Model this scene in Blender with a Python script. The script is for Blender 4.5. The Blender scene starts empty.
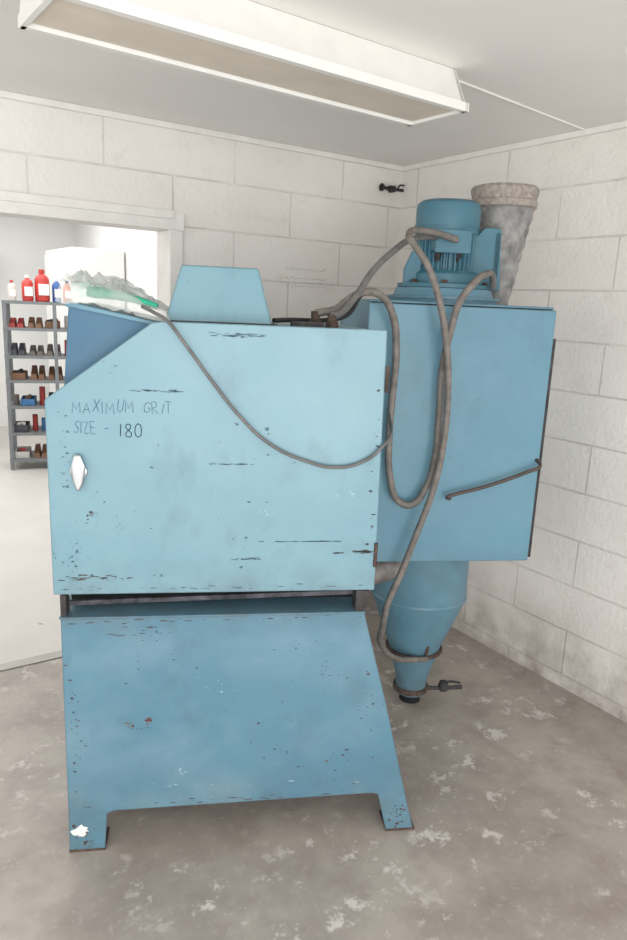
import bpy, bmesh, math, random
from mathutils import Vector, Matrix, noise
random.seed(4)
sc=bpy.context.scene
try:
    sc.view_settings.view_transform='Standard'
    sc.view_settings.look='None'
except Exception: pass
COL=bpy.context.collection
def lin(c):
    return tuple(((v/255)/12.92 if v/255<=.04045 else (((v/255)+.055)/1.055)**2.4) for v in c)+(1,)
# ---------------------------------------------------------------- materials
def base_mat(name):
    m=bpy.data.materials.new(name);m.use_nodes=True
    nt=m.node_tree;b=nt.nodes['Principled BSDF'];return m,nt,b
def plain(name,c,rough=.5,metal=0,var=.08,scale=12,bump=0):
    m,nt,b=base_mat(name);N=nt.nodes;L=nt.links
    tc=N.new('ShaderNodeTexCoord');no=N.new('ShaderNodeTexNoise');no.inputs['Scale'].default_value=scale;no.inputs['Detail'].default_value=4
    L.new(tc.outputs['Object'],no.inputs['Vector'])
    r=N.new('ShaderNodeValToRGB');a=lin(c)
    r.color_ramp.elements[0].position=.3;r.color_ramp.elements[1].position=.7
    r.color_ramp.elements[0].color=tuple(max(0,x*(1-var*2)) for x in a[:3])+(1,)
    r.color_ramp.elements[1].color=tuple(min(1,x*(1+var)) for x in a[:3])+(1,)
    L.new(no.outputs['Fac'],r.inputs[0]);L.new(r.outputs[0],b.inputs['Base Color'])
    b.inputs['Roughness'].default_value=rough;b.inputs['Metallic'].default_value=metal
    if bump:
        bp=N.new('ShaderNodeBump');bp.inputs['Strength'].default_value=bump;bp.inputs['Distance'].default_value=.01
        L.new(no.outputs['Fac'],bp.inputs['Height']);L.new(bp.outputs[0],b.inputs['Normal'])
    return m
def noise_mask(nt,vec,scale,lo,hi,detail=5,mapping=None,rough=.6):
    N=nt.nodes;L=nt.links
    no=N.new('ShaderNodeTexNoise');no.inputs['Scale'].default_value=scale;no.inputs['Detail'].default_value=detail;no.inputs['Roughness'].default_value=rough
    if mapping:
        mp=N.new('ShaderNodeMapping');mp.inputs['Scale'].default_value=mapping[0];mp.inputs['Location'].default_value=mapping[1]
        L.new(vec,mp.inputs['Vector']);vec=mp.outputs[0]
    L.new(vec,no.inputs['Vector'])
    mr=N.new('ShaderNodeMapRange');mr.inputs['From Min'].default_value=lo;mr.inputs['From Max'].default_value=hi
    L.new(no.outputs['Fac'],mr.inputs['Value']);return mr.outputs[0]
def mul(nt,a,b):
    n=nt.nodes.new('ShaderNodeMath');n.operation='MULTIPLY'
    for i,x in enumerate((a,b)):
        if isinstance(x,(int,float)): n.inputs[i].default_value=x
        else: nt.links.new(x,n.inputs[i])
    return n.outputs[0]
def mix(nt,fac,a,b):
    n=nt.nodes.new('ShaderNodeMix');n.data_type='RGBA'
    if isinstance(fac,(int,float)): n.inputs[0].default_value=fac
    else: nt.links.new(fac,n.inputs[0])
    for i,x in ((6,a),(7,b)):
        if isinstance(x,tuple): n.inputs[i].default_value=x
        else: nt.links.new(x,n.inputs[i])
    return n.outputs[2]
def blue_paint(name,c1,c2,rough=.38,wear=1.0,edge=True,seed=0,dirt=None):
    m,nt,b=base_mat(name);N=nt.nodes;L=nt.links
    tc=N.new('ShaderNodeTexCoord');V=tc.outputs['Object']
    col=mix(nt,noise_mask(nt,V,2.2,.35,.65),lin(c1),lin(c2))
    hz=mul(nt,noise_mask(nt,V,3.3,.45,.75,8,((1,1,1.4),(3+seed,1,2))),.20*wear)
    col=mix(nt,hz,col,lin((158,178,186)))
    gs=mul(nt,noise_mask(nt,V,7,.54,.78,9,((1,1,.7),(1,6+seed,2))),.50*wear)
    col=mix(nt,gs,col,lin((80,104,116)))
    # vertical rub marks and drips
    vr=mul(nt,noise_mask(nt,V,6,.62,.74,6,((9,9,.9),(2+seed,3,1))),noise_mask(nt,V,2.4,.48,.62,3,((1,1,1),(8+seed,2,4))))
    col=mix(nt,mul(nt,vr,.28*wear),col,lin((84,104,114)))
    s=mul(nt,noise_mask(nt,V,7,.70,.73,3,((1,1,34),(7,3+seed,1))),noise_mask(nt,V,4,.52,.64,3))
    col=mix(nt,mul(nt,s,.5*wear),col,lin((74,92,102)))
    ch=mul(nt,noise_mask(nt,V,55,.68,.71,3),noise_mask(nt,V,3.1,.48,.6,3,((1,1,1),(5+seed,5,5))))
    col=mix(nt,mul(nt,ch,.75*wear),col,lin((70,72,76)))
    if dirt:
        sp=N.new('ShaderNodeSeparateXYZ');L.new(V,sp.inputs[0])
        for z0,z1,k in dirt:
            mr=N.new('ShaderNodeMapRange');L.new(sp.outputs['Z'],mr.inputs['Value']);mr.inputs['From Min'].default_value=z0;mr.inputs['From Max'].default_value=z1
            col=mix(nt,mul(nt,mul(nt,mr.outputs[0],noise_mask(nt,V,9,.35,.68,8,((1,1,1),(z0,seed,0)))),k),col,lin((88,96,100)))
    if edge:
        bv=N.new('ShaderNodeBevel');bv.inputs['Radius'].default_value=.006;bv.samples=3
        ge=N.new('ShaderNodeNewGeometry');d=N.new('ShaderNodeVectorMath');d.operation='DOT_PRODUCT'
        L.new(bv.outputs[0],d.inputs[0]);L.new(ge.outputs['Normal'],d.inputs[1])
        mr=N.new('ShaderNodeMapRange');mr.inputs['From Min'].default_value=.99;mr.inputs['From Max'].default_value=.85
        L.new(d.outputs['Value'],mr.inputs['Value'])
        e=mul(nt,mr.outputs[0],noise_mask(nt,V,20,.33,.52,3))
        col=mix(nt,mul(nt,e,.85),col,lin((74,68,68)))
    L.new(col,b.inputs['Base Color'])
    rr=N.new('ShaderNodeMapRange');L.new(hz,rr.inputs['Value']);rr.inputs['To Min'].default_value=rough;rr.inputs['To Max'].default_value=min(1,rough+.6);L.new(rr.outputs[0],b.inputs['Roughness'])
    bp=N.new('ShaderNodeBump');bp.inputs['Strength'].default_value=.08;bp.inputs['Distance'].default_value=.02
    no=N.new('ShaderNodeTexNoise');no.inputs['Scale'].default_value=2.5;L.new(V,no.inputs['Vector']);L.new(no.outputs['Fac'],bp.inputs['Height']);L.new(bp.outputs[0],b.inputs['Normal'])
    return m
M_door=blue_paint('blue_paint_door',(121,159,172),(111,151,166),.38,.85,True,0,[(1.05,.93,.45)])
M_stand=blue_paint('blue_paint_stand',(90,132,151),(81,124,145),.48,1.2,True,4,[(.34,.05,.6),(.76,.85,.5)])
M_coll=blue_paint('blue_paint_collector',(99,144,164),(91,136,157),.40,.6,True,8,[(.30,.04,.8),(.92,.84,.3)])
M_motor=blue_paint('blue_paint_motor',(66,118,137),(56,107,127),.42,.6,False,2)
M_blue_shade=blue_paint('blue_paint_shaded',(56,106,135),(48,96,126),.45,.5,True,6)  # darker copy of the blue: viewing hood's shade put into the colour
M_black=plain('black_rubber',(42,42,44),.6)
M_dark=plain('dark_grime',(66,64,66),.8,0,.3,20)
M_gap=plain('gap_shadow',(24,27,30),.9)
M_rust=plain('rusty_metal',(92,76,68),.8,.2,.3,40)
M_steel=plain('steel',(180,182,184),.35,.9)
M_hose=plain('hose_rubber',(122,116,111),.6,0,.18,30)
M_hose2=plain('hose_rubber_grey',(108,108,108),.55,0,.15,30)
M_ink=plain('marker_ink',(66,106,134),.7,0,.3,60)
M_inkf=plain('marker_ink_faded',(82,124,148),.7,0,.35,90)
M_inkd=plain('marker_ink_dark',(30,58,84),.7)
M_white=plain('white_enamel',(236,236,233),.45,0,.02)
M_trim=plain('trim_paint',(238,236,232),.5,0,.03)
M_refl=plain('aged_diffuser',(222,212,198),.5,0,.05,6)
M_galv=plain('dusty_fabric_grey',(150,150,149),.8,0,.24,22,.5)
M_mesh=plain('dusty_mesh_rim',(164,156,148),.8,0,.18,60,.5)
M_ceil=plain('ceiling_paint',(238,236,233),.85,0,.02,2)
M_room2=plain('adjoining_wall_paint',(238,238,236),.8,0,.01,2)
M_floor2=plain('vinyl_floor',(196,193,188),.5,0,.03,3)
M_grey=plain('shelf_steel',(124,128,132),.5,.3)
M_green=plain('green_rubber',(40,168,136),.5,0,.1,20)
M_wpatch=plain('white_paint_patch',(228,228,224),.7)
def wall_mat(name,axis,a):
    m,nt,b=base_mat(name);N=nt.nodes;L=nt.links
    tc=N.new('ShaderNodeTexCoord');sp=N.new('ShaderNodeSeparateXYZ');L.new(tc.outputs['Object'],sp.inputs[0])
    def add(o,v,mlt=1):
        n=N.new('ShaderNodeMath');n.operation='MULTIPLY_ADD';L.new(o,n.inputs[0]);n.inputs[1].default_value=mlt;n.inputs[2].default_value=v;return n.outputs[0]
    cx=add(sp.outputs['X'],a) if axis=='x' else add(sp.outputs['Y'],a,-1)
    cz=add(sp.outputs['Z'],-.067+4.7)
    cb=N.new('ShaderNodeCombineXYZ');L.new(cx,cb.inputs[0]);L.new(cz,cb.inputs[1])
    br=N.new('ShaderNodeTexBrick');L.new(cb.outputs[0],br.inputs['Vector'])
    br.inputs['Scale'].default_value=1;br.inputs['Brick Width'].default_value=.68;br.inputs['Row Height'].default_value=.235
    br.inputs['Mortar Size'].default_value=.005;br.inputs['Mortar Smooth'].default_value=.35;br.offset=.5
    V=tc.outputs['Object']
    brk=mul(nt,br.outputs['Fac'],noise_mask(nt,V,2.3,.36,.6))
    col=mix(nt,brk,mix(nt,noise_mask(nt,V,1.6,.35,.7),lin((240,237,233)),lin((230,226,221))),lin((203,198,195)))
    col=mix(nt,mul(nt,noise_mask(nt,V,9,.56,.75,8),.32),col,lin((206,197,189)))
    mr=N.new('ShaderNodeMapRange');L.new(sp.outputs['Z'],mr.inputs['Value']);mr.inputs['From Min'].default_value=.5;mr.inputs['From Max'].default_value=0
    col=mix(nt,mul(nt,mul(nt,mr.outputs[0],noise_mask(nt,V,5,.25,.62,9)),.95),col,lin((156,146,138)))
    L.new(col,b.inputs['Base Color']);b.inputs['Roughness'].default_value=.8
    h=N.new('ShaderNodeMath');h.operation='MULTIPLY_ADD';L.new(br.outputs['Fac'],h.inputs[0]);h.inputs[1].default_value=-1
    no=N.new('ShaderNodeTexNoise');no.inputs['Scale'].default_value=45;no.inputs['Detail'].default_value=6;L.new(V,no.inputs['Vector']);L.new(no.outputs['Fac'],h.inputs[2])
    bp=N.new('ShaderNodeBump');bp.inputs['Strength'].default_value=.6;bp.inputs['Distance'].default_value=.007
    L.new(h.outputs[0],bp.inputs['Height']);L.new(bp.outputs[0],b.inputs['Normal'])
    return m
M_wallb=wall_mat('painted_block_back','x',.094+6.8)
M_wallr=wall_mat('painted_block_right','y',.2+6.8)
def floor_mat():
    m,nt,b=base_mat('concrete_floor');N=nt.nodes;L=nt.links
    tc=N.new('ShaderNodeTexCoord');V=tc.outputs['Object']
    col=mix(nt,noise_mask(nt,V,1.1,.35,.65,8),lin((178,170,162)),lin((152,144,137)))
    col=mix(nt,mul(nt,noise_mask(nt,V,5,.42,.68,10),.65),col,lin((136,126,119)))
    col=mix(nt,mul(nt,noise_mask(nt,V,28,.55,.75,8),.35),col,lin((194,188,182)))
    pat=mul(nt,noise_mask(nt,V,9,.555,.61,10,None,.7),noise_mask(nt,V,2.0,.44,.58,4,((1,1,1),(2.3,.7,0))))
    col=mix(nt,mul(nt,pat,.75),col,lin((218,214,209)))
    spk=mul(nt,noise_mask(nt,V,60,.66,.72,3),noise_mask(nt,V,2.6,.45,.6,4,((1,1,1),(1.3,4.7,0))))
    col=mix(nt,mul(nt,spk,.7),col,lin((222,218,213)))
    L.new(col,b.inputs['Base Color']);b.inputs['Roughness'].default_value=.5
    bp=N.new('ShaderNodeBump');bp.inputs['Strength'].default_value=.2;bp.inputs['Distance'].default_value=.004
    no=N.new('ShaderNodeTexNoise');no.inputs['Scale'].default_value=30;no.inputs['Detail'].default_value=6;L.new(V,no.inputs['Vector']);L.new(no.outputs['Fac'],bp.inputs['Height']);L.new(bp.outputs[0],b.inputs['Normal'])
    return m
M_floor=floor_mat()
def plastic():
    m,nt,b=base_mat('clear_plastic_sheet');N=nt.nodes;L=nt.links
    tc=N.new('ShaderNodeTexCoord')
    f=noise_mask(nt,tc.outputs['Object'],8,.5,.68)
    col=mix(nt,f,lin((222,228,226)),lin((178,212,200)));L.new(col,b.inputs['Base Color'])
    b.inputs['Roughness'].default_value=.12;b.inputs['Alpha'].default_value=.46
    return m
M_plastic=plastic()
# ---------------------------------------------------------------- mesh helpers
def empty(name,loc=(0,0,0),rz=0):
    e=bpy.data.objects.new(name,None);COL.objects.link(e);e.location=loc;e.rotation_euler=(0,0,rz);e.empty_display_size=.1;return e
def add(name,me,mat,parent=None,smooth=False):
    o=bpy.data.objects.new(name,me);COL.objects.link(o)
    if mat: me.materials.append(mat)
    if parent: o.parent=parent
    if smooth:
        for p in me.polygons:p.use_smooth=True
    return o
def from_bm(name,bm,mat,parent=None,smooth=False):
    bmesh.ops.recalc_face_normals(bm,faces=bm.faces)
    me=bpy.data.meshes.new(name);bm.to_mesh(me);bm.free();return add(name,me,mat,parent,smooth)
def bev(o,w,seg=2):
    md=o.modifiers.new('b','BEVEL');md.width=w;md.segments=seg;md.limit_method='ANGLE';return o
def bbox(bm,x0,x1,y0,y1,z0,z1):
    vs=[bm.verts.new((x,y,z)) for x in(x0,x1) for y in(y0,y1) for z in(z0,z1)]
    for f in((0,1,3,2),(4,6,7,5),(0,4,5,1),(2,3,7,6),(0,2,6,4),(1,5,7,3)): bm.faces.new([vs[i] for i in f])
def box(name,x0,x1,y0,y1,z0,z1,mat,parent=None,b=0):
    bm=bmesh.new();bbox(bm,x0,x1,y0,y1,z0,z1)
    o=from_bm(name,bm,mat,parent)
    if b: bev(o,b)
    return o
def prism(name,outline,y0,y1,mat,parent=None,b=0):
    bm=bmesh.new();a=[bm.verts.new((x,y0,z)) for x,z in outline];c=[bm.verts.new((x,y1,z)) for x,z in outline]
    bm.faces.new(a);bm.faces.new(c[::-1]);n=len(a)
    for i in range(n): bm.faces.new((a[i],c[i],c[(i+1)%n],a[(i+1)%n]))
    o=from_bm(name,bm,mat,parent)
    if b: bev(o,b)
    return o
def lathe(name,prof,mat,parent=None,p0=(0,0,0),axis=(0,0,1),seg=40,smooth=True,wob=0):
    q=Vector((0,0,1)).rotation_difference(Vector(axis).normalized());p0=Vector(p0)
    bm=bmesh.new();rings=[]
    for r,h in prof:
        ring=[]
        for t in range(seg):
            a=t*2*math.pi/seg
            k=1+wob*noise.noise(Vector((math.cos(a)*2.2,math.sin(a)*2.2,h*9)))
            rr=max(r*k,1e-4);ring.append(bm.verts.new(p0+q@Vector((rr*math.cos(a),rr*math.sin(a),h))))
        rings.append(ring)
    for A,B in zip(rings,rings[1:]):
        for t in range(seg): bm.faces.new((A[t],A[(t+1)%seg],B[(t+1)%seg],B[t]))
    bm.faces.new(rings[0][::-1]);bm.faces.new(rings[-1])
    o=from_bm(name,bm,mat,parent,smooth)
    if smooth:
        md=o.modifiers.new('e','EDGE_SPLIT');md.split_angle=math.radians(32)
    return o
def tube(name,pts,r,mat,parent=None,res=3,kind='smooth'):
    cu=bpy.data.curves.new(name,'CURVE');cu.dimensions='3D';cu.bevel_depth=r;cu.bevel_resolution=res;cu.resolution_u=8;cu.use_fill_caps=True
    if kind=='poly':
        sp=cu.splines.new('POLY');sp.points.add(len(pts)-1)
        for i,p in enumerate(pts): sp.points[i].co=(*p,1)
    else:
        sp=cu.splines.new('BEZIER');sp.bezier_points.add(len(pts)-1)
        for i,p in enumerate(pts):
            bp=sp.bezier_points[i];bp.co=p;bp.handle_left_type=bp.handle_right_type='AUTO'
    cu.materials.append(mat);o=bpy.data.objects.new(name,cu);COL.objects.link(o)
    if parent:o.parent=parent
    return o
MF=((-2.4,-1.377,0),math.radians(-25.4))   # machine floor frame
# ---------------------------------------------------------------- room shell
H=2.65
def shell(name,x0,x1,y0,y1,z0,z1,mat): return box(name,x0,x1,y0,y1,z0,z1,mat)
shell('floor',-5.2,0.2,-6.2,0.02,-.1,0,M_floor)
shell('floor_adjoining_room',-5.2,0.2,.02,7.2,-.1,0.0,M_floor2)
shell('ceiling',-5.2,0.2,-6.2,.1,H,H+.1,M_ceil)
DX0,DX1,DZ=-2.78,-1.46,2.19
bm=bmesh.new()
bbox(bm,DX1,0,0,.14,0,H);bbox(bm,-5.2,DX0,0,.14,0,H);bbox(bm,DX0,DX1,0,.14,DZ,H)
from_bm('wall_back',bm,M_wallb)
shell('wall_right',0,.14,-6.2,.14,0,H,M_wallr)
df=empty('door_frame_1')
box('head',DX0-.06,DX1+.06,-.018,.16,DZ-.03,DZ+.055,M_trim,df,.004)
box('head_stop',DX0,DX1,-.03,-.018,DZ+.02,DZ+.06,M_trim,df,.003)
box('jamb_right',DX1-.02,DX1+.05,-.018,.16,0,DZ-.03,M_trim,df,.004)
box('jamb_left',DX0-.06,DX0+.03,-.018,.16,0,DZ-.03,M_trim,df,.004)
box('threshold_strip',DX0+.03,DX1-.03,-.02,.05,0,.006,plain('aluminium_strip',(150,146,142),.4,.4),df,.002)
box('trim_1',-5.2,0,-.022,0,H-.028,H,M_trim,None,.004)
box('trim_2',-.022,0,-6.2,-.022,H-.028,H,M_trim,None,.004)
shell('wall_adjoining_back',-5.2,.2,7.0,7.14,0,3.0,M_room2)
shell('wall_adjoining_right',0,.14,.14,7.0,0,3.0,M_room2)
shell('wall_adjoining_left',-5.2,-5.06,.14,7.0,0,3.0,M_room2)
shell('ceiling_adjoining_room',-5.2,.2,.14,7.14,3.0,3.1,M_room2)
cp=empty('white_cupboard',(-.62,4.9,0))
box('carcass',0,.6,0,1.2,0,2.35,M_room2,cp,.006);box('door_a',-.02,0,.02,.59,.08,2.3,M_room2,cp,.004);box('door_b',-.02,0,.61,1.18,.08,2.3,M_room2,cp,.004)
lk=empty('wall_cabinet',(-1.25,6.55,1.95))
box('carcass',-.45,.12,0,.44,0,.42,plain('locker_grey',(188,198,208),.5),lk,.006)
box('door_leaf',-.43,.10,-.015,0,.02,.40,plain('locker_door_grey',(198,206,214),.5),lk,.004)
# ---------------------------------------------------------------- fluorescent fixture
lf=empty('fluorescent_light_fixture',(-1.72,-1.425,-.0015),math.radians(2.6))
hl=.70
bm=bmesh.new()
sec=[(-.07,H),(-.128,H-.118),(-.147,H-.122),(-.147,H-.150),(-.122,H-.150),(-.10,H-.09),(.10,H-.09),(.122,H-.150),(.147,H-.150),(.147,H-.122),(.128,H-.118),(.07,H)]
A=[];B=[]
for y,z in sec:
    A.append(bm.verts.new((-hl,y,z)));B.append(bm.verts.new((hl,y,z)))
n=len(sec)
for i in range(n): bm.faces.new((A[i],A[(i+1)%n],B[(i+1)%n],B[i]))
from_bm('trough_body',bm,M_white,lf)
for sgn,nm in((-1,'end_cap_left'),(1,'end_cap_right')):
    x=sgn*hl
    o=[(-.07,H),(-.128,H-.118),(-.147,H-.122),(-.147,H-.150),(.147,H-.150),(.147,H-.122),(.128,H-.118),(.07,H)]
    bm=bmesh.new()
    a=[bm.verts.new((x+sgn*.004,y,z)) for y,z in o];c=[bm.verts.new((x-sgn*.012,y,z)) for y,z in o]
    bm.faces.new(a);bm.faces.new(c[::-1])
    for i in range(len(o)): bm.faces.new((a[i],a[(i+1)%len(o)],c[(i+1)%len(o)],c[i]))
    from_bm(nm,bm,M_white,lf)
box('diffuser',-hl+.014,hl-.014,-.114,.114,H-.140,H-.132,M_refl,lf)
cs=empty('ceiling_conduit',(0,0,0))
tube('conduit',[(-1.0,-1.40,H-.0055),(-.55,-1.34,H-.0055),(-.03,-1.27,H-.0055)],.0045,M_trim,cs)
# ---------------------------------------------------------------- blasting cabinet
sb=empty('sandblasting_cabinet',*MF)
D0=[(-.018,.927),(-.020,1.528),(.285,1.758),(.321,1.762),(.977,1.763),(.99,.927)]
prism('door_panel',D0,0,.02,M_door,sb,.003)
prism('door_gap',[(x*.985+.006,z-.004 if z>1 else z+.006) for x,z in D0],.02,.026,M_gap,sb)
prism('cabinet_body',[(-.012,.93),(-.012,1.526),(.29,1.755),(.972,1.757),(.985,.93)],.026,.74,M_door,sb,.003)
box('recess_shadow',.012,.958,.12,.72,.853,.93,M_gap,sb)  # near-black block; stands in for the shade inside the recess
box('ledge_lip',-.004,.965,-.004,.70,.846,.853,M_stand,sb,.002)
M_worn=plain('worn_rail',(84,84,92),.7,.2,.35,30)
prism('slide_rail',[(.015,.868),(.95,.892),(.955,.908),(.015,.884)],.05,.065,M_worn,sb,.002)
box('rail_stop_right',.93,.972,.000,.06,.853,.925,M_dark,sb,.003)
box('rail_stop_left',.0,.018,.002,.06,.853,.925,M_dark,sb,.003)
SO=[(0,.846),(.962,.846),(1.060,.50),(1.150,.155),(1.192,0),(1.092,0),(1.053,.151),(1.03,.160),(.15,.150),(.1245,.140),(.115,0),(0,0)]
prism('stand_front',SO,0,.012,M_stand,sb,.0025)
prism('stand_back',SO,.70,.712,M_stand,sb,.0025)
bm=bmesh.new();bbox(bm,0,.01,.012,.70,.15,.846);bbox(bm,0,.01,.012,.10,0,.15);bbox(bm,0,.01,.61,.70,0,.15)
from_bm('stand_left_side',bm,M_stand,sb)
def slantbox(bm,z0,z1,y0,y1):
    f=lambda z:.957+(.862-z)*(1.192-.957)/.862
    vs=[bm.verts.new((f(z)+dx,y,z)) for dx in(-.012,0) for y in(y0,y1) for z in(z0,z1)]
    for q in((0,1,3,2),(4,6,7,5),(0,4,5,1),(2,3,7,6),(0,2,6,4),(1,5,7,3)): bm.faces.new([vs[i] for i in q])
bm=bmesh.new();slantbox(bm,.15,.846,.012,.70);slantbox(bm,0,.15,.012,.10);slantbox(bm,0,.15,.61,.70)
from_bm('stand_right_side',bm,M_stand,sb)
for i,(x0,x1) in enumerate(((-.002,.117),(1.090,1.197))):
    box('foot_%d'%(i+1),x0,x1,-.003,.10,0,.008,M_rust,sb,.002)
def blob(name,cx,cz,rx,rz,y,mat,parent,seed,jag=.35,n=22):
    bm=bmesh.new();vs=[]
    for i in range(n):
        t=2*math.pi*i/n;k=1+jag*noise.noise(Vector((math.cos(t)*2+seed,math.sin(t)*2,seed*1.7)))*2
        vs.append((cx+rx*k*math.cos(t),cz+rz*k*math.sin(t)))
    a=[bm.verts.new((x,y,z)) for x,z in vs];c=[bm.verts.new((x,y-.0004,z)) for x,z in vs]
    bm.faces.new(a);bm.faces.new(c[::-1])
    for i in range(n): bm.faces.new((a[i],c[i],c[(i+1)%n],a[(i+1)%n]))
    return from_bm(name,bm,mat,parent)
M_scr=plain('scratch_bare_metal',(82,112,128),.6,.1,.4,90)
M_scrd=plain('scratch_dark',(84,82,86),.8,0,.4,90)
M_scrr=plain('scratch_rust',(118,88,84),.8,0,.3,90)
M_scrl=plain('scuff_pale',(160,184,194),.6,0,.1,60)
def speckle(cx,cz,rx,rz,n,mat,seed,nm):
    rnd=random.Random(seed);bm=bmesh.new()
    lng=rx>rz*4
    for _ in range(n):
        x=cx+rnd.gauss(0,.5)*rx;z=cz+rnd.gauss(0,.5)*rz
        u=rnd.random()**2.5
        a=.0018+u*(.018 if lng else .006);b_=(.0007+u*.0018) if lng else a*rnd.uniform(.35,.9)
        k=7;vs=[bm.verts.new((x+a*math.cos(t*2*math.pi/k)*rnd.uniform(.5,1.2),-.0006,z+b_*math.sin(t*2*math.pi/k)*rnd.uniform(.5,1.3))) for t in range(k)]
        bm.faces.new(vs)
    me=bpy.data.meshes.new(nm);bm.to_mesh(me);bm.free();add(nm,me,mat,sb)
sp=[(.278,1.561,.075,.003,30,M_scr),(.53,1.731,.08,.006,50,M_scr),(.505,1.345,.10,.003,26,M_scr),(.747,1.096,.12,.0012,40,M_scr),(.937,1.060,.030,.006,30,M_scrd),(.865,1.056,.02,.003,9,M_scrd),(.585,1.039,.05,.004,20,M_scr),(.11,1.185,.02,.012,9,M_scrd),(.62,1.19,.06,.02,8,M_scrl),(.05,1.05,.05,.09,36,M_scr),(.03,1.35,.02,.16,24,M_scr),(.12,.98,.12,.012,30,M_scrd),(.30,.985,.02,.02,6,M_scrd),(.53,1.06,.06,.06,10,M_scr),(.86,1.25,.05,.02,8,M_scrl),(.5,.945,.45,.008,44,M_scr),(.16,1.63,.03,.03,5,M_scr),(.965,1.3,.01,.3,20,M_scrd),(.5,1.3,.3,.2,18,M_scr),(.15,1.12,.14,.1,14,M_scr),
 (.205,.470,.014,.012,18,M_scrr),(.262,.484,.012,.014,18,M_scrr),(.235,.455,.025,.006,7,M_scrd),(.365,.293,.016,.014,8,M_scrl),(.22,.80,.14,.03,20,M_scrd),(.03,.45,.025,.3,34,M_scrd),(.46,.62,.12,.1,12,M_scrl),(.86,.66,.06,.05,14,M_scr),(.62,.40,.3,.2,24,M_scrd),(.3,.68,.15,.08,12,M_scr),(.78,.74,.12,.04,14,M_scr),(.5,.22,.3,.05,16,M_scrl),(.9,.30,.12,.12,20,M_scrd),(1.0,.5,.04,.14,16,M_scrd),(.6,.17,.4,.008,44,M_scrd),(.45,.835,.45,.006,44,M_scrd),(.05,.05,.05,.04,28,M_rust),(1.13,.07,.03,.06,28,M_rust)]
for i,(x,z,a,b_,n_,m) in enumerate(sp): speckle(x,z,a,b_,n_,m,i,'paint_chips_%d'%i)
blob('white_paint_spot',.036,.080,.028,.020,-.0002,M_wpatch,sb,9,.3)
lathe('handle_plate',[(.0,-.004),(.022,-.004),(.026,0),(.024,.006),(.010,.010),(0,.011)],M_steel,sb,(0.069,0,1.318),(0,-1,0))
prism('handle_lever',[(.060,1.372),(.078,1.372),(.092,1.335),(.083,1.285),(.074,1.262),(.064,1.262),(.055,1.29),(.050,1.335)],-.022,-.008,M_steel,sb,.006)
for i,z in enumerate((1.615,1.05)):
    lathe('hinge_%d'%i,[(.006,0),(.006,.08)],M_rust,sb,(.985,-.004,z-.04),(0,0,1),14)
bm=bmesh.new()
b0=[(.314,.10),(.639,.10),(.639,.55),(.314,.55)];t0=[(.362,.13),(.594,.13),(.594,.50),(.362,.50)]
a=[bm.verts.new((x,y,1.757)) for x,y in b0];c=[bm.verts.new((x,y,1.928)) for x,y in t0]
bm.faces.new(a[::-1]);bm.faces.new(c)
for i in range(4): bm.faces.new((a[i],a[(i+1)%4],c[(i+1)%4],c[i]))
bev(from_bm('light_hood',bm,M_door,sb),.006,3)
box('hood_flange',.30,.655,.09,.56,1.757,1.764,M_dark,sb,.002)
prism('viewing_hood',[(.012,1.535),(.020,1.565),(.040,1.803),(.295,1.752),(.31,1.74),(.29,1.70)],.085,.62,M_blue_shade,sb,.004)
prism('viewing_hood_rim',[(.030,1.792),(.036,1.808),(.298,1.757),(.296,1.744)],.078,.10,M_coll,sb,.003)
box('top_latch',.70,.80,.10,.16,1.757,1.775,M_dark,sb,.004)
lathe('hose_coupling',[(.022,0),(.022,.02),(.015,.022),(.015,.05)],M_rust,sb,(.80,.30,1.757),(0,0,1),20)
lathe('hose_coupling_b',[(.022,0),(.022,.02),(.015,.022),(.015,.04)],M_rust,sb,(.84,.20,1.757),(0,0,1),20)
# hand lettering (stroke letters)
ST={'M':[[(0,0),(.05,1),(.4,.35),(.75,1),(.8,0)]],'A':[[(0,0),(.35,1),(.7,0)],[(.15,.38),(.58,.38)]],'X':[[(0,0),(.6,1)],[(0,1),(.6,0)]],'I':[[(.1,0),(.1,1)]],
'U':[[(0,1),(.02,.3),(.15,.03),(.35,0),(.52,.15),(.58,1)]],'G':[[(.6,.85),(.4,1),(.15,.9),(0,.5),(.1,.12),(.35,0),(.6,.2),(.62,.45),(.35,.45)]],
'R':[[(0,0),(.02,1),(.4,.98),(.5,.75),(.38,.52),(.03,.48),(.6,0)]],'T':[[(.3,0),(.3,1)],[(0,1),(.62,.98)]],'S':[[(.5,.88),(.3,1),(.08,.9),(.05,.68),(.25,.52),(.48,.38),(.5,.14),(.28,0),(.02,.1)]],
'Z':[[(0,1),(.5,1),(0,0),(.55,0)]],'E':[[(.5,1),(0,1),(0,0),(.52,0)],[(0,.52),(.4,.52)]],'-':[[(0,.45),(.5,.47)]],'1':[[(.15,0),(.17,1)]],
'8':[[(.3,.52),(.08,.72),(.12,.95),(.32,1),(.5,.92),(.5,.7),(.3,.52),(.05,.3),(.08,.06),(.32,0),(.55,.08),(.56,.32),(.3,.52)]],'0':[[(.3,1),(.06,.8),(0,.4),(.12,.06),(.32,0),(.55,.15),(.6,.6),(.5,.92),(.3,1)]]}
WD={'M':.8,'A':.7,'X':.6,'I':.2,'U':.58,'G':.62,'R':.6,'T':.6,'S':.5,'Z':.55,'E':.52,'-':.5,'1':.3,'8':.58,'0':.6,' ':.5}
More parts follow.
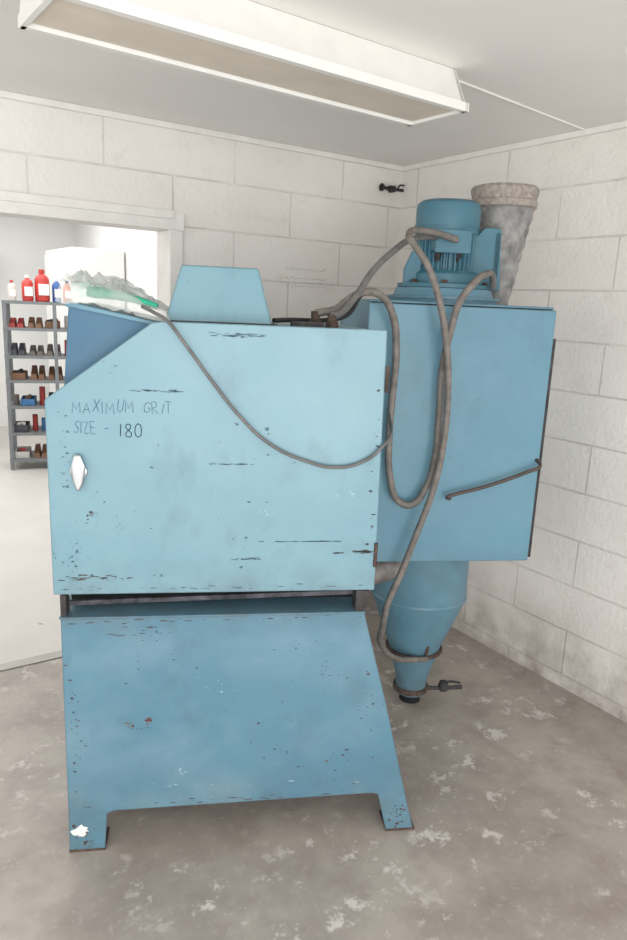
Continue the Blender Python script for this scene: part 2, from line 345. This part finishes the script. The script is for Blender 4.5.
def write(name,txt,x,z,h,mat,r,endx,jit=.03):
    tot=sum(WD[c]+.28 for c in txt)-.28;k=(endx-x)/tot
    cu=bpy.data.curves.new(name,'CURVE');cu.dimensions='3D';cu.bevel_depth=r;cu.bevel_resolution=1
    cx=x
    for c in txt:
        dy=random.uniform(-jit,jit)*h;hs=random.uniform(.88,1.12);sl=random.uniform(-.004,.008)
        for st in ST.get(c,[]):
            sp_=cu.splines.new('POLY');sp_.points.add(len(st)-1)
            for i,(a,b_) in enumerate(st): sp_.points[i].co=(cx+a*k+b_*sl,-.0003,z+dy+b_*h*hs,1)
        cx+=(WD[c]+.28)*k
    cu.materials.append(mat);o=bpy.data.objects.new(name,cu);COL.objects.link(o);o.parent=sb
write('lettering_maximum_grit','MAXIMUM GRIT',.056,1.494,.034,M_ink,.0010,.338,.12)
write('lettering_size','SIZE -',.058,1.432,.034,M_inkf,.0012,.158,.06)
write('lettering_180','180',.186,1.424,.038,M_inkd,.0015,.252,.04)
# ---------------------------------------------------------------- plastic sheet & gloves
ps=empty('crumpled_plastic_sheet',*MF)
bm=bmesh.new();NU,NV=64,50;g=[]
for i in range(NU+1):
    row=[]
    for j in range(NV+1):
        a=i/NU;b_=j/NV
        s=.008+a*.325+.018*noise.noise(Vector((a*6,b_*6,3)));d=.060+b_*.44+.02*noise.noise(Vector((a*5,b_*9,8)))
        zb=1.814-.054*a
        prof=math.sin(math.pi*min(1,max(0,a*.90+.09)))**.40*math.sin(math.pi*min(1,b_*.88+.04))**.42
        top=(.122-.062*a)
        v1=Vector((a*3.2+1.2*b_,b_*3,1));v2=Vector((a*9,b_*7,5))
        fold=(1-abs(noise.noise(v1))*2.2)*.38+(1-abs(noise.noise(v2))*2.4)*.15
        z=zb+.003+prof*top*(.55+fold)
        if b_<.08: z-=(.08-b_)/.08*.045*(1-.5*a)
        row.append(bm.verts.new((s,d,z)))
    g.append(row)
for i in range(NU):
    for j in range(NV): bm.faces.new((g[i][j],g[i+1][j],g[i+1][j+1],g[i][j+1]))
from_bm('sheet',bm,M_plastic,ps,True)
def glove(nm,x,y,z,ang,L,fing=4):
    cu=bpy.data.curves.new(nm,'CURVE');cu.dimensions='3D';cu.bevel_depth=.009;cu.bevel_resolution=3;cu.use_fill_caps=True
    dx,dy=math.cos(ang),math.sin(ang)
    for f in range(fing+1):
        off=(f-fing/2)*.018
        sp_=cu.splines.new('BEZIER');sp_.bezier_points.add(2)
        pts=[(x,y+off*.5,z),(x+dx*L*.55-dy*off,y+dy*L*.55+dx*off,z-.012),(x+dx*L-dy*off*1.6,y+dy*L+dx*off*1.6,z-.034-.004*(f%2))]
        for i,p in enumerate(pts):
            bp=sp_.bezier_points[i];bp.co=p;bp.handle_left_type=bp.handle_right_type='AUTO';bp.radius=(1.9,1.4,.9)[i]
    cu.materials.append(M_green);o=bpy.data.objects.new(nm,cu);COL.objects.link(o);o.parent=ps
glove('green_glove_a',.10,.15,1.836,.05,.19);glove('green_glove_b',.07,.26,1.838,.10,.20)
# ---------------------------------------------------------------- dust collector
dc=empty('dust_collector',*MF)
X0,X1,Y0,Y1,Z0,Z1=1.03,1.758,.5,1.11,.838,1.858
box('housing',X0,X1,Y0+.022,Y1,Z0,Z1,M_coll,dc,.004)
box('housing_gap',X0+.008,X1-.008,Y0+.018,Y0+.022,Z0+.008,Z1-.008,M_gap,dc)
box('access_door',X0-.003,X1+.003,Y0,Y0+.018,Z0-.004,Z1-.012,M_coll,dc,.004)
box('door_seal',X1+.006,X1+.02,Y0+.012,Y0+.034,.845,1.74,M_dark,dc,.003)
lathe('top_flange',[(.0,0),(.228,0),(.228,.022),(.21,.024),(.20,.058),(.0,.06)],M_coll,dc,(1.42,.86,1.858))
lathe('flange_ring',[(.236,0),(.236,.012)],M_coll,dc,(1.42,.86,1.872))
bm=bmesh.new();c0=Vector((1.417,.86))
N_=36;rings=[];n=N_*4
for z in(1.985,2.15):
    R_=[]
    for i in range(n):
        t=2*math.pi*i/n;r=.127 if (i%4) in(0,1) else .113
        R_.append(bm.verts.new((c0.x+r*math.cos(t),c0.y+r*math.sin(t),z)))
    rings.append(R_)
for i in range(n): bm.faces.new((rings[0][i],rings[0][(i+1)%n],rings[1][(i+1)%n],rings[1][i]))
bm.faces.new(rings[0][::-1]);bm.faces.new(rings[1]);from_bm('motor_finned_body',bm,M_motor,dc)
lathe('motor_mount_flange',[(.19,0),(.19,.016),(.150,.020),(.148,.055),(.13,.07)],M_motor,dc,(1.417,.86,1.918))
lathe('motor_fan_cowl',[(.115,0),(.130,.002),(.132,.10),(.128,.118),(.112,.130),(.06,.136),(0,.137)],M_motor,dc,(1.417,.86,2.132))
lathe('cowl_band',[(.1345,0),(.1345,.008)],M_motor,dc,(1.417,.86,2.160))
box('terminal_box',1.325,1.462,.70,.80,2.055,2.135,M_motor,dc,.008)
box('terminal_lid',1.320,1.467,.692,.70,2.05,2.14,M_motor,dc,.004)
for i,x in enumerate((1.35,1.435)): lathe('cable_gland_%d'%i,[(.014,0),(.014,.02),(.010,.022),(.010,.035)],M_black,dc,(x,.745,2.056),(0,0,-1),14)
BK=[(1.50,1.918),(1.645,1.918),(1.628,2.165),(1.56,2.165),(1.50,2.10)]
prism('motor_bracket',BK,.80,.82,M_motor,dc,.003)
prism('motor_bracket_rear',BK,.92,.94,M_motor,dc,.003)
box('bracket_plate',1.605,1.632,.80,.94,1.93,2.15,M_motor,dc,.003)
prism('motor_bracket_left',[(1.232,1.918),(1.30,1.918),(1.30,2.06),(1.262,2.06),(1.232,1.99)],.80,.82,M_motor,dc,.003)
for i in range(4): lathe('flange_bolt_%d'%i,[(.012,0),(.012,.014)],M_rust,dc,(1.417+.172*math.cos(-2.6+i*.75),.86+.172*math.sin(-2.6+i*.75),1.934),(0,0,1),6)
lathe('cyclone_cone',[(.0,.0),(.072,.0),(.072,.06),(.078,.09),(.12,.24),(.128,.262),(.215,.49),(.218,.50),(.218,.800)],M_coll,dc,(1.42,.86,.045))
lathe('cone_band',[(.2185,0),(.221,.004),(.221,.016),(.2185,.020)],M_coll,dc,(1.42,.86,.545))
lathe('cone_clamp_ring',[(.128,0),(.134,.004),(.134,.014),(.128,.018)],M_rust,dc,(1.42,.86,.266))
lathe('outlet_collar',[(.080,0),(.084,.004),(.084,.02),(.078,.024)],M_rust,dc,(1.42,.86,.055))
lathe('outlet_foot',[(.05,0),(.05,.05)],M_gap,dc,(1.42,.86,0))
tube('outlet_lever',[(1.49,.83,.07),(1.55,.82,.072),(1.655,.80,.085)],.010,M_dark,dc)
lathe('outlet_valve',[(.0,-.026),(.022,-.020),(.026,0),(.020,.022),(0,.028)],M_dark,dc,(1.57,.82,.082))
tube('outlet_valve_handle',[(1.57,.82,.10),(1.60,.80,.115),(1.64,.79,.112)],.006,M_dark,dc)
tube('cone_latch',[(1.44,.735,.36),(1.442,.725,.33),(1.44,.735,.29)],.008,M_rust,dc)
M_flex=plain('flex_duct',(134,130,127),.6,.1,.2,30)
prof=[]
for i in range(25): prof.append((.054 if i%2 else .043,i*.0145))
lathe('corrugated_duct',prof,M_flex,dc,(.99,.46,.775),(.76,.60,-.05),28)
tube('door_lever',[(1.39,.47,1.108),(1.375,.455,1.118),(1.40,.455,1.128),(1.52,.455,1.160),(1.70,.455,1.225),(1.745,.46,1.243),(1.752,.48,1.255),(1.748,.502,1.262)],.0075,plain('dark_rod',(86,74,70),.5,.3),dc)
prof=[(.0,0),(.062,0),(.062,.03),(.070,.06)]
for i in range(13):
    k=i/12;prof.append((.074+.05*k+(.003 if i%2 else -.002),.08+k*.32))
prof+=[(.128,.41)]
lathe('exhaust_bag',prof,M_galv,dc,(1.705,.99,1.855),(0,0,1),48,True,.10)
lathe('exhaust_bag_rim',[(.130,0),(.140,.006),(.142,.03),(.136,.036),(.143,.06),(.145,.078),(.136,.09),(.12,.086),(.0,.07)],M_mesh,dc,(1.705,.99,2.265),(0,0,1),48,True,.04)
# ---------------------------------------------------------------- hoses and cable
hz=empty('air_hose',*MF)
tube('hose',[(1.322,.69,2.107),(1.199,.60,2.085),(1.100,.5,2.026),(1.008,.4,1.948),(.933,.3,1.860),(.867,.23,1.800),(.842,.20,1.795)],.0120,M_hose2,hz)
hz=empty('air_hose',*MF)
tube('hose',[(1.40,.68,2.10),(1.26,.60,2.115),(1.15,.47,2.082),(1.165,.44,2.05),(1.208,.41,1.982),(1.262,.41,1.864),(1.307,.41,1.687),(1.324,.41,1.541),(1.325,.41,1.352),(1.298,.41,1.156),(1.245,.41,.975),(1.189,.40,.81),(1.144,.38,.706),(1.137,.40,.607),(1.170,.53,.46),(1.26,.62,.345),(1.38,.70,.29),(1.44,.72,.28)],.0128,M_hose,hz)
hz=empty('air_hose',*MF)
tube('hose',[(1.60,.76,1.93),(1.579,.72,1.967),(1.48,.56,1.965),(1.405,.45,1.934),(1.355,.445,1.868),(1.327,.445,1.76),(1.309,.45,1.615),(1.312,.45,1.428),(1.306,.45,1.255),(1.282,.45,1.156),(1.228,.45,1.088),(1.176,.45,1.104),(1.138,.45,1.194),(1.123,.45,1.348),(1.124,.45,1.499),(1.124,.44,1.681),(1.097,.42,1.805),(1.037,.38,1.871),(.976,.35,1.878),(.916,.31,1.852),(.866,.3,1.815),(.825,.3,1.805),(.80,.30,1.800)],.0135,M_hose,hz)
hz=empty('power_cable',*MF)
tube('cable',[(.25,.09,1.80),(.29,.02,1.785),(.327,-.012,1.765),(.380,-.02,1.700),(.451,-.015,1.604),(.539,-.015,1.495),(.629,-.015,1.413),(.737,-.015,1.362),(.845,-.015,1.341),(.937,-.012,1.367),(.99,-.008,1.415),(1.02,.05,1.43),(1.06,.2,1.44),(1.10,.40,1.46)],.0052,M_hose2,hz)
hz=empty('power_cable',*MF)
tube('cable',[(.655,.25,1.772),(.72,.3,1.775),(.85,.38,1.778),(.94,.45,1.80),(1.0,.52,1.87),(1.06,.6,1.88)],.008,M_black,hz)
# ---------------------------------------------------------------- pipe stub in corner
pp=empty('wall_pipe_valve')
tube('pipe',[(-.185,-.035,2.512),(-.02,-.035,2.512)],.009,M_black,pp)
lathe('pipe_flange',[(.022,0),(.022,.008)],M_black,pp,(-.185,-.035,2.512),(1,0,0),18)
lathe('pipe_union',[(.015,0),(.018,.006),(.018,.024),(.015,.03)],M_black,pp,(-.13,-.035,2.512),(1,0,0),8)
box('pipe_clip',-.10,-.085,-.046,0,2.495,2.53,M_black,pp,.002)
tube('valve_handle',[(-.06,-.035,2.512),(-.062,-.05,2.532),(-.03,-.055,2.537)],.005,M_black,pp)
wn=empty('wall_scribble')
M_pencil=plain('pencil',(176,172,170),.9)
for k,z in enumerate((2.02,1.97,1.93)):
    pts=[]
    for i in range(26): pts.append((-.80+i*.011,-.0008,z+.014*noise.noise(Vector((i*.9,k*3,0)))*1.6))
    tube('line_%d'%k,pts,.0010,M_pencil,wn,1,'poly')
# ---------------------------------------------------------------- shelving in the adjoining room
SA=math.radians(-16)
sh=empty('metal_shelving_unit',(-1.47,4.30,0),SA)
W_,Dp,Hh=.95,.40,1.745
for i,(x,y) in enumerate(((0,0),(W_,0),(0,Dp),(W_,Dp),(W_*.5,0))):
    box('post_%d'%i,x-.018,x+.018,y-.018,y+.018,0,Hh,M_grey,sh)
SZ=[.12,.40,.68,.95,1.20,1.48,1.745]
for i,z in enumerate(SZ): box('shelf_%d'%i,-.02,W_+.02,-.02,Dp+.02,z-.03,z,M_grey,sh)
rnd=random.Random(23)
cols=[(104,96,92),(64,66,74),(150,118,92),(60,110,158),(196,194,190),(86,78,74),(120,88,66),(150,54,48)]
pm=[plain('parts_%d'%i,c,.6) for i,c in enumerate(cols)]
bms=[bmesh.new() for _ in cols]
def shoe(b_,x,y,z,w_,l_,h):
    # low toe at the front, raised heel/ankle at the back
    P=[(0,.0,.0),(1,.0,.0),(1,1,0),(0,1,0),(.1,.04,.42),(.9,.04,.42),(.85,.5,.6),(.15,.5,.6),(.85,.62,1),(.15,.62,1),(.85,1,1),(.15,1,1)]
    vs=[b_.verts.new((x+p[0]*w_,y+p[1]*l_,z+p[2]*h)) for p in P]
    for f in((3,2,1,0),(0,1,5,4),(4,5,6,7),(7,6,8,9),(9,8,10,11),(2,3,11,10),(1,2,10,8),(1,8,6,5),(0,4,7,9),(0,9,11,3)): b_.faces.new([vs[q] for q in f])
def tray(b_,x,y,z,w_,l_,h):
    for q in((x,x+w_,y,y+.006,z,z+h),(x,x+w_,y+l_-.006,y+l_,z,z+h),(x,x+.006,y,y+l_,z,z+h),(x+w_-.006,x+w_,y,y+l_,z,z+h),(x,x+w_,y,y+l_,z,z+.005)): bbox(b_,*q)
for zi,z in enumerate(SZ[:-1]):
    x=.03
    while x<W_-.12:
        k=rnd.randrange(len(cols));kind=rnd.random()
        if kind<.5:
            hh=rnd.uniform(.09,.13)
            for q in range(2): shoe(bms[k],x+q*.075,rnd.uniform(0,.05),z,.066,.25,hh)
            x+=.155
        elif kind<.75:
            r=rnd.uniform(.026,.04);h=rnd.uniform(.09,.19)
            m4=Matrix.Translation((x+r,.08+rnd.uniform(0,.1),z+h/2+.001))
            bmesh.ops.create_cone(bms[k],cap_ends=True,segments=14,radius1=r,radius2=r*.95,depth=h,matrix=m4);x+=2*r+.01
        else:
            tray(bms[k],x,.02,z,.14,.3,.07)
            m4=Matrix.Translation((x+.07,.12,z+.07)) @ Matrix.Rotation(rnd.uniform(0,3),4,'Z')@Matrix.Rotation(1.3,4,'X')
            bmesh.ops.create_cone(bms[(k+3)%len(cols)],cap_ends=True,segments=10,radius1=.03,radius2=.02,depth=.11,matrix=m4);x+=.16
        x+=rnd.uniform(.005,.03)
for i,b_ in enumerate(bms): from_bm('stored_parts_%d'%i,b_,pm[i],sh)
def bottle(u,v,r,h,c,cap):
    p=Matrix.Rotation(SA,3,'Z')@Vector((u,v,0))
    e=empty('plastic_bottle',(-1.47+p.x,4.30+p.y,1.7455))
    lathe('body',[(r*.9,0),(r,.01),(r,h*.68),(r*.8,h*.78),(r*.35,h*.86),(r*.33,h*.9)],plain('bottle_col',c,.35),e)
    lathe('cap',[(r*.42,h*.88),(r*.42,h)],plain('cap_col',cap,.4),e,seg=20)
    box('label',-r*.7,r*.7,-r-.002,-r+.012,h*.2,h*.55,M_white,e)
bottle(.07,.12,.04,.20,(216,210,204),(190,70,60))
bottle(.22,.10,.055,.26,(196,66,58),(232,232,230))
bottle(.36,.12,.072,.32,(190,56,50),(186,56,50))
bottle(.50,.12,.045,.24,(60,98,160),(226,226,226))
bottle(.60,.10,.04,.22,(206,108,66),(60,70,120))
tb=empty('side_table',(-1.72,5.5,0))
box('top',-.35,.25,0,.5,.72,.75,M_white,tb,.005);box('lower_shelf',-.33,.23,.02,.48,.25,.27,M_white,tb)
for i,(x,y) in enumerate(((-.33,.02),(.21,.02),(-.33,.46),(.21,.46))): box('leg_%d'%i,x,x+.03,y,y+.03,0,.72,M_grey,tb)
# ---------------------------------------------------------------- lights
wd=bpy.data.worlds.new('w');sc.world=wd;wd.use_nodes=True
wd.node_tree.nodes['Background'].inputs[0].default_value=(1,.99,.97,1);wd.node_tree.nodes['Background'].inputs[1].default_value=1.15
def area(name,loc,target,sx,sy,e,c=(1,1,1)):
    l=bpy.data.lights.new(name,'AREA');l.shape='RECTANGLE';l.size=sx;l.size_y=sy;l.energy=e;l.color=c
    o=bpy.data.objects.new(name,l);COL.objects.link(o);o.location=loc
    o.rotation_euler=(Vector(target)-Vector(loc)).to_track_quat('-Z','Y').to_euler();return o
area('front_fill_light',(-3.4,-6.0,1.3),(-1.5,-.5,2.0),3.4,2.3,132,(1,.985,.965))  # added area light behind the camera, tilted up to brighten room and ceiling
area('side_window_daylight',(-5.0,-2.8,1.6),(-1.0,-1.2,1.6),2.2,1.6,22,(1,.99,.97))
area('adjoining_room_light',(-2.2,3.6,2.95),(-2.2,3.6,0),3.5,5,150,(1,.99,.98))
# ---------------------------------------------------------------- camera
cd=bpy.data.cameras.new('camera');cam=bpy.data.objects.new('camera',cd);COL.objects.link(cam)
cd.sensor_fit='VERTICAL';cd.sensor_height=36;cd.lens=706.8/940*36
R=Matrix.Rotation(math.radians(-34.08),4,'Z')@Matrix.Rotation(math.radians(90-13.06),4,'X')@Matrix.Rotation(math.radians(2.54),4,'Z')
cam.matrix_world=Matrix.Translation((-2.900,-3.476,1.824))@R
cd.clip_start=.05;sc.camera=cam
